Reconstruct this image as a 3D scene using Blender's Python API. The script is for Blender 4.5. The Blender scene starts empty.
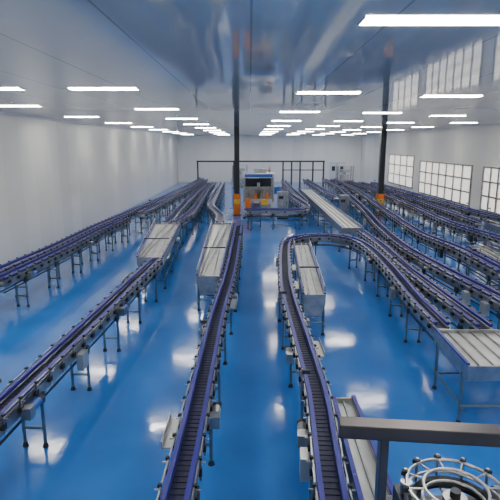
import bpy, math, random
from mathutils import Vector, Matrix
random.seed(4)
S=bpy.context.scene
# ---------------- materials ----------------
def mat(name, col, rough=.5, metal=0, var=0, scale=8, emit=0, bump=0, bscale=20, ior=1.5, rvar=0):
    m=bpy.data.materials.new(name); m.use_nodes=True
    nt=m.node_tree; b=nt.nodes['Principled BSDF']; L=nt.links
    b.inputs['Base Color'].default_value=(*col,1); b.inputs['Roughness'].default_value=rough
    b.inputs['Metallic'].default_value=metal; b.inputs['IOR'].default_value=ior
    tc=nt.nodes.new('ShaderNodeTexCoord')
    if var or rvar:
        n=nt.nodes.new('ShaderNodeTexNoise'); n.inputs['Scale'].default_value=scale; n.inputs['Detail'].default_value=4
        L.new(tc.outputs['Object'],n.inputs['Vector'])
        if var:
            r=nt.nodes.new('ShaderNodeValToRGB')
            r.color_ramp.elements[0].position=.3; r.color_ramp.elements[1].position=.7
            r.color_ramp.elements[0].color=(*[c*(1-var) for c in col],1)
            r.color_ramp.elements[1].color=(*[min(1,c*(1+var)) for c in col],1)
            L.new(n.outputs['Fac'],r.inputs['Fac']); L.new(r.outputs['Color'],b.inputs['Base Color'])
        if rvar:
            q=nt.nodes.new('ShaderNodeMapRange'); q.inputs['From Min'].default_value=.3; q.inputs['From Max'].default_value=.7
            q.inputs['To Min'].default_value=max(0,rough-rvar); q.inputs['To Max'].default_value=rough+rvar
            L.new(n.outputs['Fac'],q.inputs['Value']); L.new(q.outputs['Result'],b.inputs['Roughness'])
    if bump:
        n2=nt.nodes.new('ShaderNodeTexNoise'); n2.inputs['Scale'].default_value=bscale
        L.new(tc.outputs['Object'],n2.inputs['Vector'])
        bp=nt.nodes.new('ShaderNodeBump'); bp.inputs['Strength'].default_value=bump; bp.inputs['Distance'].default_value=.05
        L.new(n2.outputs['Fac'],bp.inputs['Height']); L.new(bp.outputs['Normal'],b.inputs['Normal'])
    if emit:
        b.inputs['Emission Color'].default_value=(*col,1); b.inputs['Emission Strength'].default_value=emit
    return m
def panel_mat(name,col,axis,step,rough,ior,seamdark=.7,bump=.1,bscale=.6,coat=0):
    """painted sandwich panel with seams every <step> m along axis"""
    m=mat(name,col,rough,ior=ior,bump=bump,bscale=bscale)
    nt=m.node_tree;L=nt.links;b=nt.nodes['Principled BSDF']
    tc=nt.nodes.new('ShaderNodeTexCoord'); sp=nt.nodes.new('ShaderNodeSeparateXYZ'); L.new(tc.outputs['Object'],sp.inputs[0])
    d=nt.nodes.new('ShaderNodeMath'); d.operation='DIVIDE'; d.inputs[1].default_value=step; L.new(sp.outputs[axis],d.inputs[0])
    f=nt.nodes.new('ShaderNodeMath'); f.operation='FRACT'; L.new(d.outputs[0],f.inputs[0])
    g=nt.nodes.new('ShaderNodeMath'); g.operation='LESS_THAN'; g.inputs[1].default_value=.018; L.new(f.outputs[0],g.inputs[0])
    fl=nt.nodes.new('ShaderNodeMath'); fl.operation='FLOOR'; L.new(d.outputs[0],fl.inputs[0])
    wn=nt.nodes.new('ShaderNodeTexWhiteNoise'); wn.noise_dimensions='1D'; L.new(fl.outputs[0],wn.inputs['W'])
    mr=nt.nodes.new('ShaderNodeMapRange'); mr.inputs['To Min'].default_value=.94; mr.inputs['To Max'].default_value=1.03; L.new(wn.outputs['Value'],mr.inputs['Value'])
    mx=nt.nodes.new('ShaderNodeMix'); mx.data_type='RGBA'; L.new(g.outputs[0],mx.inputs['Factor'])
    vm=nt.nodes.new('ShaderNodeVectorMath'); vm.operation='SCALE'; vm.inputs[0].default_value=col; L.new(mr.outputs['Result'],vm.inputs['Scale'])
    L.new(vm.outputs[0],mx.inputs[6]); mx.inputs[7].default_value=(*[c*seamdark for c in col],1)
    L.new(mx.outputs[2],b.inputs['Base Color'])
    b.inputs['Coat Weight'].default_value=coat; b.inputs['Coat Roughness'].default_value=.05
    return m
M={}
M['floor']=mat('blue_epoxy',(.035,.19,.60),.11,var=.12,scale=.7,bump=.05,bscale=2.5,rvar=.06,ior=1.55)
M['ceil']=panel_mat('ceiling_panel',(.88,.82,.70),0,1.15,.05,1.6,seamdark=.6,bump=.10,bscale=.5)
M['wall']=panel_mat('wall_panel_y',(.82,.80,.75),1,1.15,.35,1.45,.9,bump=.03)
M['wallx']=panel_mat('wall_panel_x',(.86,.84,.80),0,1.15,.35,1.45,.9,bump=.03)
M['steel']=mat('brushed_stainless',(.40,.40,.39),.32,.9,var=.25,scale=6)
M['plate']=mat('stainless_plate',(.55,.55,.51),.35,.65,var=.15,scale=3)
M['dark']=mat('dark_frame',(.05,.055,.065),.4,.6,var=.2)
M['belt']=mat('chain_belt',(.025,.025,.075),.5,.1,var=.3,scale=30)
M['purple']=mat('navy_guide_strip',(.02,.02,.25),.4,var=.15)
M['black']=mat('black_rubber',(.02,.02,.022),.6,var=.2)
M['teal']=mat('painted_leg',(.13,.21,.26),.35,.6,var=.15)
M['orange']=mat('safety_orange',(.85,.20,.02),.5,var=.1)
M['yellow']=mat('safety_yellow',(.85,.50,.03),.5,var=.1)
M['white']=mat('white_enamel',(.7,.71,.72),.35,var=.05)
M['blue']=mat('blue_enamel',(.03,.12,.5),.35,var=.1)
M['col']=mat('grey_column_paint',(.035,.04,.045),.4,var=.1)
M['lamp']=mat('led_diffuser',(1,.985,.93),.5,emit=50)
M['reflection']=mat('reflection_pane',(1,.95,.86),.2,emit=.95)  # glow stands in for hazy reflections in the viewing pane
M['rail']=mat('bronze_rail',(.12,.105,.10),.3,.85,var=.2,scale=4)
M['red']=mat('red_enamel',(.6,.03,.02),.4,var=.1)
M['clear']=mat('machine_window',(.05,.06,.07),.08,var=.1)
KEYS=list(M)
# ---------------- mesh builder ----------------
class MB:
    def __init__(s): s.v=[];s.f=[];s.m=[]
    def box(s,c,d,mt,rot=0,M4=None):
        R=M4 if M4 else Matrix.Rotation(rot,3,'Z')
        c=Vector(c);i=len(s.v)
        for x in(-1,1):
            for y in(-1,1):
                for z in(-1,1): s.v.append(c+R@Vector((x*d[0]/2,y*d[1]/2,z*d[2]/2)))
        for q in((0,1,3,2),(4,6,7,5),(0,4,5,1),(2,3,7,6),(0,2,6,4),(1,5,7,3)):
            s.f.append([i+k for k in q]); s.m.append(KEYS.index(mt))
    def bar(s,a,b,w,h,mt):
        a=Vector(a);b=Vector(b);d=(b-a);l=d.length
        if l<1e-5:return
        q=d.to_track_quat('X','Z').to_matrix()
        s.box((a+b)/2,(l,w,h),mt,M4=q)
    def tube(s,a,b,r,mt,n=8,r2=None):
        a=Vector(a);b=Vector(b);R=(b-a).to_track_quat('Z','Y').to_matrix();i=len(s.v)
        r2=r if r2 is None else r2
        for k in range(n):
            t=2*math.pi*k/n;o=Vector((math.cos(t),math.sin(t),0))
            s.v.append(a+R@(o*r)); s.v.append(b+R@(o*r2))
        mi=KEYS.index(mt)
        for k in range(n):
            j=(k+1)%n; s.f.append([i+2*k,i+2*j,i+2*j+1,i+2*k+1]); s.m.append(mi)
        s.f.append([i+2*k for k in range(n)][::-1]); s.m.append(mi)
        s.f.append([i+2*k+1 for k in range(n)]); s.m.append(mi)
    def ring(s,c,R,r,mt,a0=0,a1=2*math.pi,n=32,axis=None):
        A=axis if axis else Matrix.Identity(3); c=Vector(c)
        P=[c+A@Vector((R*math.cos(a0+(a1-a0)*k/n),R*math.sin(a0+(a1-a0)*k/n),0)) for k in range(n+1)]
        for k in range(n): s.tube(P[k],P[k+1],r,mt,6)
    def prism(s,quad,z0,z1,mt):
        i=len(s.v);n=len(quad)
        for z in(z0,z1):
            for q in quad: s.v.append(Vector((q[0],q[1],z)))
        mi=KEYS.index(mt)
        s.f.append([i+k for k in range(n)][::-1]);s.m.append(mi)
        s.f.append([i+n+k for k in range(n)]);s.m.append(mi)
        for k in range(n):
            j=(k+1)%n; s.f.append([i+k,i+j,i+n+j,i+n+k]);s.m.append(mi)
    def sweep(s,P,N,off,w,z0,z1,mt):
        i=len(s.v);mi=KEYS.index(mt)
        for p,n in zip(P,N):
            for o,z in((off-w/2,z0),(off+w/2,z0),(off+w/2,z1),(off-w/2,z1)):
                s.v.append(p+n*o+Vector((0,0,z)))
        for k in range(len(P)-1):
            for a in range(4):
                b=(a+1)%4; s.f.append([i+4*k+a,i+4*k+b,i+4*k+4+b,i+4*k+4+a]); s.m.append(mi)
        s.f.append([i+3,i+2,i+1,i]);s.m.append(mi)
        e=i+4*(len(P)-1); s.f.append([e,e+1,e+2,e+3]);s.m.append(mi)
    def make(s,name,bevel=0):
        me=bpy.data.meshes.new(name); me.from_pydata([tuple(v) for v in s.v],[],s.f)
        used=sorted(set(s.m)); mp={u:k for k,u in enumerate(used)}
        for u in used: me.materials.append(M[KEYS[u]])
        me.polygons.foreach_set('material_index',[mp[x] for x in s.m]); me.update()
        o=bpy.data.objects.new(name,me); S.collection.objects.link(o)
        if bevel:
            b=o.modifiers.new('bevel','BEVEL'); b.width=bevel; b.segments=2; b.limit_method='ANGLE'
        return o
# ---------------- room ----------------
XL,XR,YB,YF,H=-7.8,12.0,55.0,-3.0,5.0
def slab(name,c,d,mt):
    b=MB(); b.box(c,d,mt); return b.make(name)
cx=(XL+XR)/2; cy=(YB+YF)/2
slab('floor',(cx,cy,-.1),(XR-XL,YB-YF,.2),'floor')
slab('ceiling',(cx,cy,H+.1),(XR-XL,YB-YF,.2),'ceil')
slab('wall_left',(XL-.1,cy,H/2),(.2,YB-YF,H),'wall')
slab('wall_right',(XR+.1,cy,H/2),(.2,YB-YF,H),'wall')
slab('wall_back',(cx,YB+.1,H/2),(XR-XL+.4,.2,H),'wallx')
slab('wall_front',(cx,YF-.1,H/2),(XR-XL+.4,.2,H),'wallx')
slab('baseboard_left',(XL+.02,cy,.06),(.04,YB-YF,.12),'white')
slab('baseboard_right',(XR-.02,cy,.06),(.04,YB-YF,.12),'white')
slab('baseboard_back',(cx,YB-.02,.06),(XR-XL-.1,.04,.12),'white')
slab('trim_1',(XL+.03,cy,H-.03),(.06,YB-YF,.06),'white')
slab('trim_2',(XR-.03,cy,H-.03),(.06,YB-YF,.06),'white')
def reflected_window(name,y0,y1,z0,z1,nx,nz):  # hazy pane reflections, built as glowing framed openings on the right wall
    b=MB(); x=XR-.03
    b.box((x,(y0+y1)/2,(z0+z1)/2),(.03,y1-y0,z1-z0),'reflection')
    for k in range(nx+1):
        y=y0+(y1-y0)*k/nx; b.box((x-.03,y,(z0+z1)/2),(.06,.14,z1-z0+.09),'steel')
    for k in range(nz+1):
        z=z0+(z1-z0)*k/nz; b.box((x-.032,(y0+y1)/2,z),(.06,y1-y0,.08),'steel')
    b.make(name)
reflected_window('reflected_window_1',37,43.5,.9,3.2,4,3)
reflected_window('reflected_window_2',27.2,35.5,.75,2.9,7,3)
reflected_window('reflected_window_3',22.6,25.8,.75,2.9,4,3)
b=MB(); b.box((9.5,YB-.05,1.1),(1.8,.06,2.2),'white'); b.box((9.5,YB-.09,1.1),(.03,.03,2.1),'dark')
for x in(9.05,9.95): b.box((x,YB-.09,1.5),(.35,.03,.5),'clear')
b.make('door_1')
# lights
lb=MB(); lb.box((0,0,.006),(1.22,.24,.012),'lamp')
for sx in(-1,1): lb.box((sx*.618,0,.006),(.016,.27,.014),'white')
proto=None
rows=[(-6.1,3.2,5.2),(-2.65,-1.1,5.3),(1.53,-1.4,5.8),(4.2,-.3,5.6),(6.9,1.3,5.6),(9.8,1.3,5.6)]
for x,y0,st in rows:
    y=y0
    while y<YB-1:
        if proto is None: o=lb.make('led_ceiling_light'); proto=o
        else:
            o=bpy.data.objects.new('led_ceiling_light',proto.data); S.collection.objects.link(o)
        o.location=(x,y,H-.013); y+=st
o=bpy.data.objects.new('led_ceiling_light',proto.data); S.collection.objects.link(o); o.location=(-4.75,9.5,H-.013)
# columns
def column(x,y):
    b=MB()
    b.box((x-.13,y,H/2),(.03,.28,H),'col');b.box((x+.13,y,H/2),(.03,.28,H),'col');b.box((x,y,H/2),(.25,.03,H),'col')
    b.box((x,y,.02),(.45,.45,.04),'col')
    for zz,c in((.2,'orange'),(.5,'orange'),(.8,'yellow'),(1.1,'orange')):
        for dx,dy,sx,sy in((-.19,0,.02,.4),(.19,0,.02,.4),(0,-.19,.4,.02),(0,.19,.4,.02)):
            b.box((x+dx,y+dy,zz),(sx,sy,.3),c)
    b.make('steel_column')
column(-.75,29); column(7.55,29)
# ---------------- conveyors ----------------
def resample(pts,step=.35):
    P=[Vector((p[0],p[1],p[2] if len(p)>2 else .9)) for p in pts]
    out=[]
    for i in range(len(P)-1):
        p0=P[i-1] if i else P[0]*2-P[1]; p1=P[i];p2=P[i+1]; p3=P[i+2] if i+2<len(P) else P[-1]*2-P[-2]
        l=(p2-p1).length; n=max(1,int(l/step))
        t1=(p2-p0); t2=(p3-p1)
        t1=t1.normalized()*l*.8; t2=t2.normalized()*l*.8
        for k in range(n):
            t=k/n; h00=2*t**3-3*t*t+1;h10=t**3-2*t*t+t;h01=-2*t**3+3*t*t;h11=t**3-t*t
            out.append(p1*h00+t1*h10+p2*h01+t2*h11)
    out.append(P[-1])
    N=[]
    for i in range(len(out)):
        a=out[max(0,i-1)];c=out[min(len(out)-1,i+1)];d=(c-a);d.z=0;d.normalize();N.append(Vector((d.y,-d.x,0)))
    return out,N
def at(P,N,s):
    acc=0
    for i in range(len(P)-1):
        l=(P[i+1]-P[i]).length
        if acc+l>=s:
            t=(s-acc)/l; n=(N[i].lerp(N[i+1],t)).normalized(); return P[i].lerp(P[i+1],t),n
        acc+=l
    return P[-1],N[-1]
def drive(b,p,n,side,w):
    """gear motor hung beside the frame"""
    d=Vector((-n.y,n.x,0)); q=p+n*side*(w/2+.10)
    ang=math.atan2(n.y,n.x)
    b.box(q+Vector((0,0,-.1)),(.12,.14,.15),'steel',rot=ang)
    b.tube(q+Vector((0,0,-.1))+d*.07,q+Vector((0,0,-.1))+d*.28,.055,'blue' if random.random()<.3 else 'steel',12)
    b.tube(q+Vector((0,0,-.1))+d*.28,q+Vector((0,0,-.1))+d*.33,.06,'black',12)
def conveyor(pts,w=.22,leg=1.7,phase=.4,name='bottle_conveyor',drives=(),far=False,busy=0):
    P,N=resample(pts); b=MB()
    L=sum((P[i+1]-P[i]).length for i in range(len(P)-1))
    b.sweep(P,N,0,w-.05,-.03,-.005,'belt')
    for sd in(-1,1):
        b.sweep(P,N,sd*w/2,.025,-.15,.015,'steel')
        b.sweep(P,N,sd*(w/2-.012),.05,.05,.105,'purple')
        b.sweep(P,N,sd*(w/2+.035),.014,.098,.112,'steel')
        b.sweep(P,N,sd*(w/2+.03),.016,.0,.016,'steel')
    b.sweep(P,N,0,w*.5,-.13,-.1,'dark')
    b.sweep(P,N,-w*.3,.02,-.29,-.26,'dark'); b.sweep(P,N,w*.3,.02,-.29,-.26,'dark')
    s=.15; st=.9 if far else .4
    while s<L:
        p,n=at(P,N,s); ang=math.atan2(n.y,n.x)
        for sd in(-1,1):
            q=p+n*sd*(w/2+.045)
            b.box(q+Vector((0,0,-.0)),(.022,.03,.24),'steel',rot=ang)
            b.box(q+Vector((0,0,.115)),(.035,.035,.03),'black',rot=ang)
            b.box(q+Vector((0,0,-.03))-n*sd*.01,(.05,.07,.07),'black',rot=ang)
            b.tube(q+Vector((0,0,.07))+n*sd*.05,q+Vector((0,0,.07))-n*sd*.04,.009,'steel',6)
        s+=st
    if not far:
        s=.08
        while s<L:
            p,n=at(P,N,s); b.box(p+Vector((0,0,-.003)),(w-.07,.008,.008),'black',rot=math.atan2(n.y,n.x)); s+=.085
    s=phase
    while s<L:
        p,n=at(P,N,s); ang=math.atan2(n.y,n.x)
        for sd in(-1,1):
            q=p+n*sd*(w/2+.02)
            b.tube((q.x,q.y,.05),(q.x,q.y,p.z-.12),.024,'teal')
            b.tube((q.x,q.y,.0),(q.x,q.y,.06),.045,'black',8,.025)
            b.box((q.x,q.y,p.z-.19),(.05,.12,.14),'dark',rot=ang)
        a=p+n*(w/2+.02);c=p-n*(w/2+.02)
        b.tube((a.x,a.y,.28),(c.x,c.y,.28),.02,'teal',6)
        b.tube((a.x,a.y,p.z-.22),(c.x,c.y,p.z-.22),.02,'teal',6)
        s+=leg
    # side pans, sensor posts, junction boxes
    s=1.3
    while busy and s<L-1.0:
        p,n=at(P,N,s); d=Vector((-n.y,n.x,0)); ang=math.atan2(n.y,n.x); k=random.random(); sd=random.choice((-1,1))
        if k<.35:
            q=p+n*sd*(w/2+.12); b.box(q+Vector((0,0,-.03)),(.12,.6,.02),'plate',rot=ang)
            b.box(q+n*sd*.06+Vector((0,0,.0)),(.012,.6,.09),'steel',rot=ang)
        elif k<.65:
            q=p+n*sd*(w/2+.07); b.tube(q-Vector((0,0,.12)),q+Vector((0,0,.34)),.011,'steel',6)
            b.box(q+Vector((0,0,.30))-n*sd*.05,(.1,.05,.05),'dark',rot=ang)
        else:
            q=p+n*sd*(w/2+.09); b.box(q+Vector((0,0,-.2)),(.1,.22,.26),random.choice(('dark','steel','plate')),rot=ang)
        s+=random.uniform(.9,1.8)/busy
    for s,sd in drives:
        p,n=at(P,N,s); drive(b,p,n,sd,w)
    for k in(0,-1):
        p,n=P[k],N[k]; b.tube(p+n*w*.45-Vector((0,0,.06)),p-n*w*.45-Vector((0,0,.06)),.055,'steel',12)
    return b.make(name)
def table(nl,nr,fr,fl,z=.92,lanes=3,name='accumulation_table',legs=4,hopper=False):
    b=MB(); nl,nr,fr,fl=[Vector((*q,0)) for q in(nl,nr,fr,fl)]
    b.prism([nl,nr,fr,fl],z-.04,z-.0,'plate')
    def e(p,q,w,z0,z1,mt): 
        b.bar((p.x,p.y,(z0+z1)/2),(q.x,q.y,(z0+z1)/2),w,z1-z0,mt)
    for p,q in((nl,nr),(nr,fr),(fr,fl),(fl,nl)): e(p,q,.03,z-.16,z+.06,'steel')
    for p,q in((nr,fr),(fl,nl)): e(p,q,.045,z+.07,z+.10,'purple')
    for k in range(1,lanes):
        t=k/lanes; p=nl.lerp(nr,t);q=fl.lerp(fr,t); e(p,q,.02,z,z+.03,'steel')
    if hopper:
        u=(fl-nl).normalized(); 
        A=nl+u*.05;B=nr+u*.05;C=nr+u*1.5;D=nl+u*1.5
        i=len(b.v); m=(A+B)/2
        for q in(A,B,C,D): b.v.append(Vector((q.x,q.y,z-.12)))
        for q in(A.lerp(m,.25),B.lerp(m,.25),C,D): b.v.append(Vector((q.x,q.y,z-(.42 if q is not C and q is not D else .2))))
        for f in((0,1,5,4),(1,2,6,5),(2,3,7,6),(3,0,4,7),(4,5,6,7)):
            b.f.append([i+k for k in f]); b.m.append(KEYS.index('steel'))
        g=(nr-nl).normalized()
        q=m+u*.4; b.tube((q-g*.1).to_tuple()[:2]+(z-.5,),(q+g*.16).to_tuple()[:2]+(z-.5,),.07,'dark',14)
        for t in(.02,.2,.4,.6,.8,.98):
            for a,c in((nl,fl),(nr,fr)):
                p=a.lerp(c,t); b.tube((p.x,p.y,z),(p.x,p.y,z+.24),.011,'steel',6)
        for a,c in((nl,fl),(nr,fr)): b.tube((a.x,a.y,z+.22),(c.x,c.y,z+.22),.012,'steel',6)
        p=nl.lerp(fl,.3);q2=nr.lerp(fr,.3); b.bar((p.x,p.y,z+.24),(q2.x,q2.y,z+.24),.03,.03,'dark')
        for t0,t1 in((.05,.5),(.2,.8)):
            p=nl.lerp(nr,t0); q2=fl.lerp(fr,t1); b.bar((p.x,p.y,z+.06),(q2.x,q2.y,z+.06),.02,.05,'steel')
    for k in range(legs):
        t=(k+.15)/(legs-.7)
        a=nl.lerp(fl,t);c=nr.lerp(fr,t)
        for q in(a,c):
            b.tube((q.x,q.y,.05),(q.x,q.y,z-.1),.026,'teal'); b.tube((q.x,q.y,0),(q.x,q.y,.06),.045,'black',8,.025)
            b.tube((q.x,q.y,z-.1),(q.x,q.y,z+.1),.014,'steel',6)
        b.tube((a.x,a.y,.28),(c.x,c.y,.28),.02,'teal',6)
        b.bar((a.x,a.y,z-.1),(c.x,c.y,z-.1),.05,.05,'steel')
    for p,q in((nl,fl),(nr,fr)): b.tube((p.x,p.y,.3),(q.x,q.y,.3),.018,'teal',6)
    return b.make(name)
# leftmost lines
conveyor([(-6.35,3),(-6.2,11.8),(-5.95,15.2),(-5.85,19),(-5.35,26),(-4.7,38),(-4.5,47)],.26,1.9,drives=((9.5,1),(16,1)),busy=.5)
conveyor([(-5.8,11.2),(-5.55,15),(-5.45,18.5),(-5.2,21)],.22,1.7,.9,drives=((1,1),(5,1)))
conveyor([(-4.9,22.5),(-4.75,27),(-4.2,37),(-4.0,46)],.3,2.0,far=True)
# second line
conveyor([(-3.05,2.2),(-2.95,5.3),(-2.8,8),(-2.57,12.8),(-2.53,13.2)],.24,1.6,.7,drives=((2.6,-1),(3.4,1),(7.2,1),(10.4,-1)),busy=.7)
conveyor([(-3.45,2.2),(-3.36,5.6)],.2,1.2,.4,drives=((2,-1),))
table((-3.1,13.4),(-2.4,13.4),(-2.75,19.6),(-3.75,19.6),lanes=4,hopper=True)
conveyor([(-3.3,19.9),(-3.35,23),(-3.5,28.8),(-3.5,42)],.3,2.0,far=True,drives=((1,1),))
conveyor([(-2.95,20),(-2.7,23),(-2.75,27.5),(-2.95,33),(-3.0,42)],.26,2.0,far=True)
# third line
conveyor([(-.68,2.2),(-.64,4.6),(-.6,8.6),(-.5,11.3),(-.46,14),(-.44,19.4)],.23,1.5,.5,drives=((3.2,1),(6,-1),(8,1)),busy=.6)
table((-1.25,11.4),(-.7,11.4),(-.68,19.6),(-1.5,19.6),lanes=3,hopper=True)
conveyor([(-1.2,19.9),(-1.35,22),(-2.0,25.5),(-2.15,30),(-2.3,42)],.3,1.8,far=True)
# fourth line and its loop
conveyor([(.68,2.2),(.74,4.0),(.84,5.7),(.83,7.3),(.80,10.5),(1.0,14),(1.25,16.0),(1.9,16.8),(2.8,16.9),(3.4,16.2),(3.6,14.5),(3.55,12.5),(3.35,9.6),(3.32,8.2)],.23,1.6,.8,drives=((2.8,-1),(5,-1),(6.5,1),(19,1),(23,-1)),busy=.8)
table((.92,2.6),(1.26,2.6),(1.26,5.6),(1.02,5.6),lanes=2,legs=3,name='stainless_transfer_table')
table((1.1,9.9),(1.55,9.9),(1.85,15.4),(1.36,15.4),lanes=3,hopper=True)
table((3.05,6.5),(4.3,6.5),(4.3,7.9),(3.1,7.9),lanes=6,legs=2,name='stainless_transfer_table')
conveyor([(4.02,8.1),(3.95,12),(4.05,15),(4.0,17.8)],.24,1.7,.6,drives=((3,1),(7,1)),busy=1.2)
table((3.4,18.4),(4.2,18.4),(4.3,35.5),(3.5,35.5),lanes=4,legs=9)
conveyor([(5.15,7.2),(5.05,10),(4.85,12.2),(4.7,15),(4.95,19),(5.5,24),(6.1,31),(6.6,37),(6.7,46)],.26,1.8,drives=((4,1),(8,1),(12,-1)),busy=1.2)
conveyor([(5.9,11.3,1.05),(5.95,14,1.05),(6.0,17.3),(6.4,23.4),(7.0,30),(7.4,36),(7.5,46)],.26,1.8,drives=((5,1),(10,1)),busy=1.2)
table((6.3,9.4),(7.0,9.4),(7.3,15),(6.6,15),lanes=3,hopper=True)
conveyor([(7.9,9,1.15),(7.95,14,1.1),(8.0,20),(8.3,26),(8.5,34),(8.4,44)],.28,1.9,drives=((6,1),),busy=1.3)
conveyor([(9.2,20),(9.3,24.4),(9.4,30),(9.2,42)],.28,1.9,busy=1)
table((9.0,13),(9.8,13),(10.1,19.6),(9.3,19.6),lanes=3,hopper=True)
conveyor([(10.7,18,1.1),(10.6,23),(10.5,30),(10.2,42)],.3,2.0,far=True,busy=1)
# cross conveyors in mid distance
conveyor([(-.2,23.8),(.6,24.1),(1.9,23.9),(2.6,24.2),(2.85,25.5),(2.6,29),(2.3,38)],.34,1.2,.2,far=True)
conveyor([(.3,24.5),(.35,27.2)],.4,1.2,.2,far=True)
conveyor([(3.05,27.5),(2.95,33),(2.9,44)],.3,1.8,far=True)
conveyor([(5.2,30),(5.0,36),(5.0,46)],.36,2,far=True)
# ---------------- machines ----------------
def packer(x,y,name='carton_packing_machine'):
    b=MB(); w,d,h=1.7,1.7,2.25
    b.box((x,y,.55),(w,d,.7),'white')
    b.box((x,y-d/2-.01,.55),(w*.8,.02,.5),'steel')
    for sx in(-1,1):
        for sy in(-1,1):
            b.box((x+sx*(w/2-.05),y+sy*(d/2-.05),h/2),(.09,.09,h),'steel'); b.box((x+sx*(w/2-.05),y+sy*(d/2-.05),.03),(.16,.16,.06),'black')
    b.box((x,y,h+.1),(w+.1,d+.1,.22),'white'); b.box((x,y-d/2-.07,h+.1),(w*.9,.03,.16),'blue')
    b.box((x-.3,y+.1,1.35),(.08,.9,.5),'steel'); b.box((x+.3,y+.1,1.35),(.08,.9,.5),'steel')
    b.box((x,y,1.6),(w-.2,.15,.15),'steel'); b.tube((x,y,1.1),(x,y,1.9),.08,'steel',12)
    b.box((x,y+d/2-.04,1.8),(w-.2,.02,.6),'clear'); b.box((x,y+d/2-.04,1.2),(w-.2,.02,.6),'steel')
    for k in range(4): b.tube((x-.5+k*.33,y-.4,1.0),(x-.5+k*.33,y-.4,1.35),.08,('steel','orange')[k%2],10)
    b.box((x+w/2+.18,y-.4,1.5),(.3,.12,.4),'blue'); b.bar((x+w/2,y-.4,1.5),(x+w/2+.1,y-.4,1.5),.05,.05,'steel')
    b.box((x-.6,y-d/2-.1,.65),(.3,.18,.9),'orange'); b.box((x+.3,y-d/2-.06,.9),(.4,.1,.3),'yellow')
    b.box((x+.1,y,h+.32),(.7,.6,.22),'steel')
    b.tube((x+.6,y,h+.2),(x+.6,y,h+.5),.03,'red',8); b.tube((x+.6,y,h+.5),(x+.6,y,h+.62),.035,'yellow',8)
    b.make(name,.006)
packer(.48,28.6)
def cabinet(x,y,w=.7,h=1.7,c='white'):
    b=MB(); b.box((x,y,.05),(w,.45,.1),'black'); b.box((x,y,.1+(h-.1)/2),(w,.45,h-.1),c)
    b.box((x,y-.235,.1+(h-.1)/2),(w-.08,.02,h-.2),c); b.box((x+w*.35,y-.255,h*.55),(.03,.03,.2),'dark')
    b.box((x-.1,y-.25,h-.3),(.25,.02,.16),'clear')
    for k in range(3): b.tube((x+.1+k*.08,y-.24,h-.5),(x+.1+k*.08,y-.27,h-.5),.02,('red','yellow','blue')[k],8)
    b.make('control_cabinet',.006)
cabinet(1.8,27.5,.6,1.5,'steel'); cabinet(5.2,27.6,.5,1.3,'steel'); cabinet(11.3,15,.7,1.6); cabinet(1.3,44,1.0,1.9,'steel')
# pipe gantry near the back
b=MB(); y=47.5
for x in(-4.9,-1.5,3.1,3.9,4.7,5.9,6.9): 
    b.box((x,y,1.25),(.14,.14,2.5),'col'); b.box((x,y,.02),(.3,.3,.04),'col')
b.box((1.0,y,2.5),(12,.14,.14),'col'); b.box((5,y,1.7),(4,.08,.08),'col')
b.make('pipe_gantry')
def filler(x,y):
    b=MB(); b.box((x,y,.45),(1.6,1.2,.7),'steel'); 
    for sx in(-1,1):
        for sy in(-1,1): b.tube((x+sx*.7,y+sy*.5,0),(x+sx*.7,y+sy*.5,2.1),.05,'steel')
    b.tube((x,y,.8),(x,y,1.3),.5,'plate',24); b.tube((x,y,1.5),(x,y,1.75),.5,'plate',24); b.tube((x,y,1.3),(x,y,1.5),.15,'steel',12)
    b.box((x,y,2.12),(1.6,1.2,.1),'white'); b.make('rotary_filling_machine')
filler(-1.0,49.5); filler(8.9,47.5)
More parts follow.
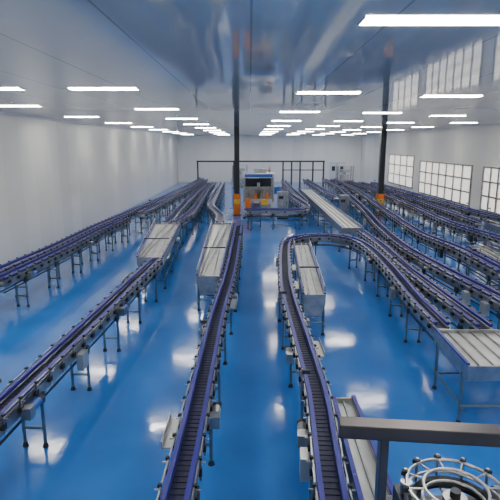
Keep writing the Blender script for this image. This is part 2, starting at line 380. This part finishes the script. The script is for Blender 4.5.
# ---------------- foreground frame and spiral head ----------------
b=MB()
b.bar((.36,1.84,2.88),(1.75,1.70,2.88),.075,.055,'rail')
b.bar((.36,1.84,2.848),(1.75,1.70,2.848),.05,.012,'dark')
for x,y in((.54,1.82),(1.6,1.715)):
    b.box((x,y,1.43),(.035,.05,2.85),'rail'); b.box((x,y,.01),(.16,.16,.02),'rail')
b.bar((.54,1.82,1.5),(1.6,1.715,1.5),.04,.04,'rail')
b.make('guard_railing',.004)
b=MB(); c=Vector((.87,1.86,2.52))
for R,z in((.20,0),(.13,0),(.20,.06),(.13,.06)): b.ring(c+Vector((0,0,z)),R,.007,'steel',n=40)
b.ring(c+Vector((0,0,-.03)),.165,.026,'black',n=40)
b.tube(c+Vector((0,0,-.08)),c+Vector((0,0,.02)),.05,'steel',20); b.tube(c+Vector((0,0,.02)),c+Vector((0,0,.05)),.022,'dark',16)
for k in range(12):
    a=k*math.pi/6; d=Vector((math.cos(a),math.sin(a),0))
    b.tube(c+d*.21+Vector((0,0,-.04)),c+d*.21+Vector((0,0,.08)),.007,'steel',6)
    b.tube(c+d*.21+Vector((0,0,.06)),c+d*.125+Vector((0,0,.06)),.004,'steel',6)
    b.box(c+d*.213+Vector((0,0,.06)),(.025,.025,.02),'black',rot=a)
    if k%3==0: b.bar(c+d*.04-Vector((0,0,.04)),c+d*.19-Vector((0,0,.04)),.02,.01,'steel')
b.box(c+Vector((-.19,.04,-.07)),(.08,.14,.14),'dark'); b.tube(c+Vector((-.19,.06,0)),c+Vector((-.19,.06,.05)),.025,'steel',14)
b.box(c+Vector((.0,.0,-.12)),(.5,.34,.03),'dark')
b.tube(c+Vector((.22,.1,-.05)),c+Vector((.45,.1,-.05)),.04,'steel',16)
b.tube((c.x,c.y,0),c+Vector((0,0,-.07)),.045,'steel',16); b.tube((c.x,c.y,0),(c.x,c.y,.02),.14,'steel',20)
b.make('spiral_elevator_head')
# ---------------- camera / world ----------------
cam=bpy.data.cameras.new('camera'); co=bpy.data.objects.new('camera',cam); S.collection.objects.link(co)
co.location=(0,0,4); co.rotation_euler=(math.radians(90-11.86),0,0)
cam.sensor_width=36; cam.lens=36; cam.clip_end=200; cam.clip_start=.05
S.camera=co
w=bpy.data.worlds.new('world'); S.world=w; w.use_nodes=True
w.node_tree.nodes['Background'].inputs[0].default_value=(.8,.85,.9,1); w.node_tree.nodes['Background'].inputs[1].default_value=.5
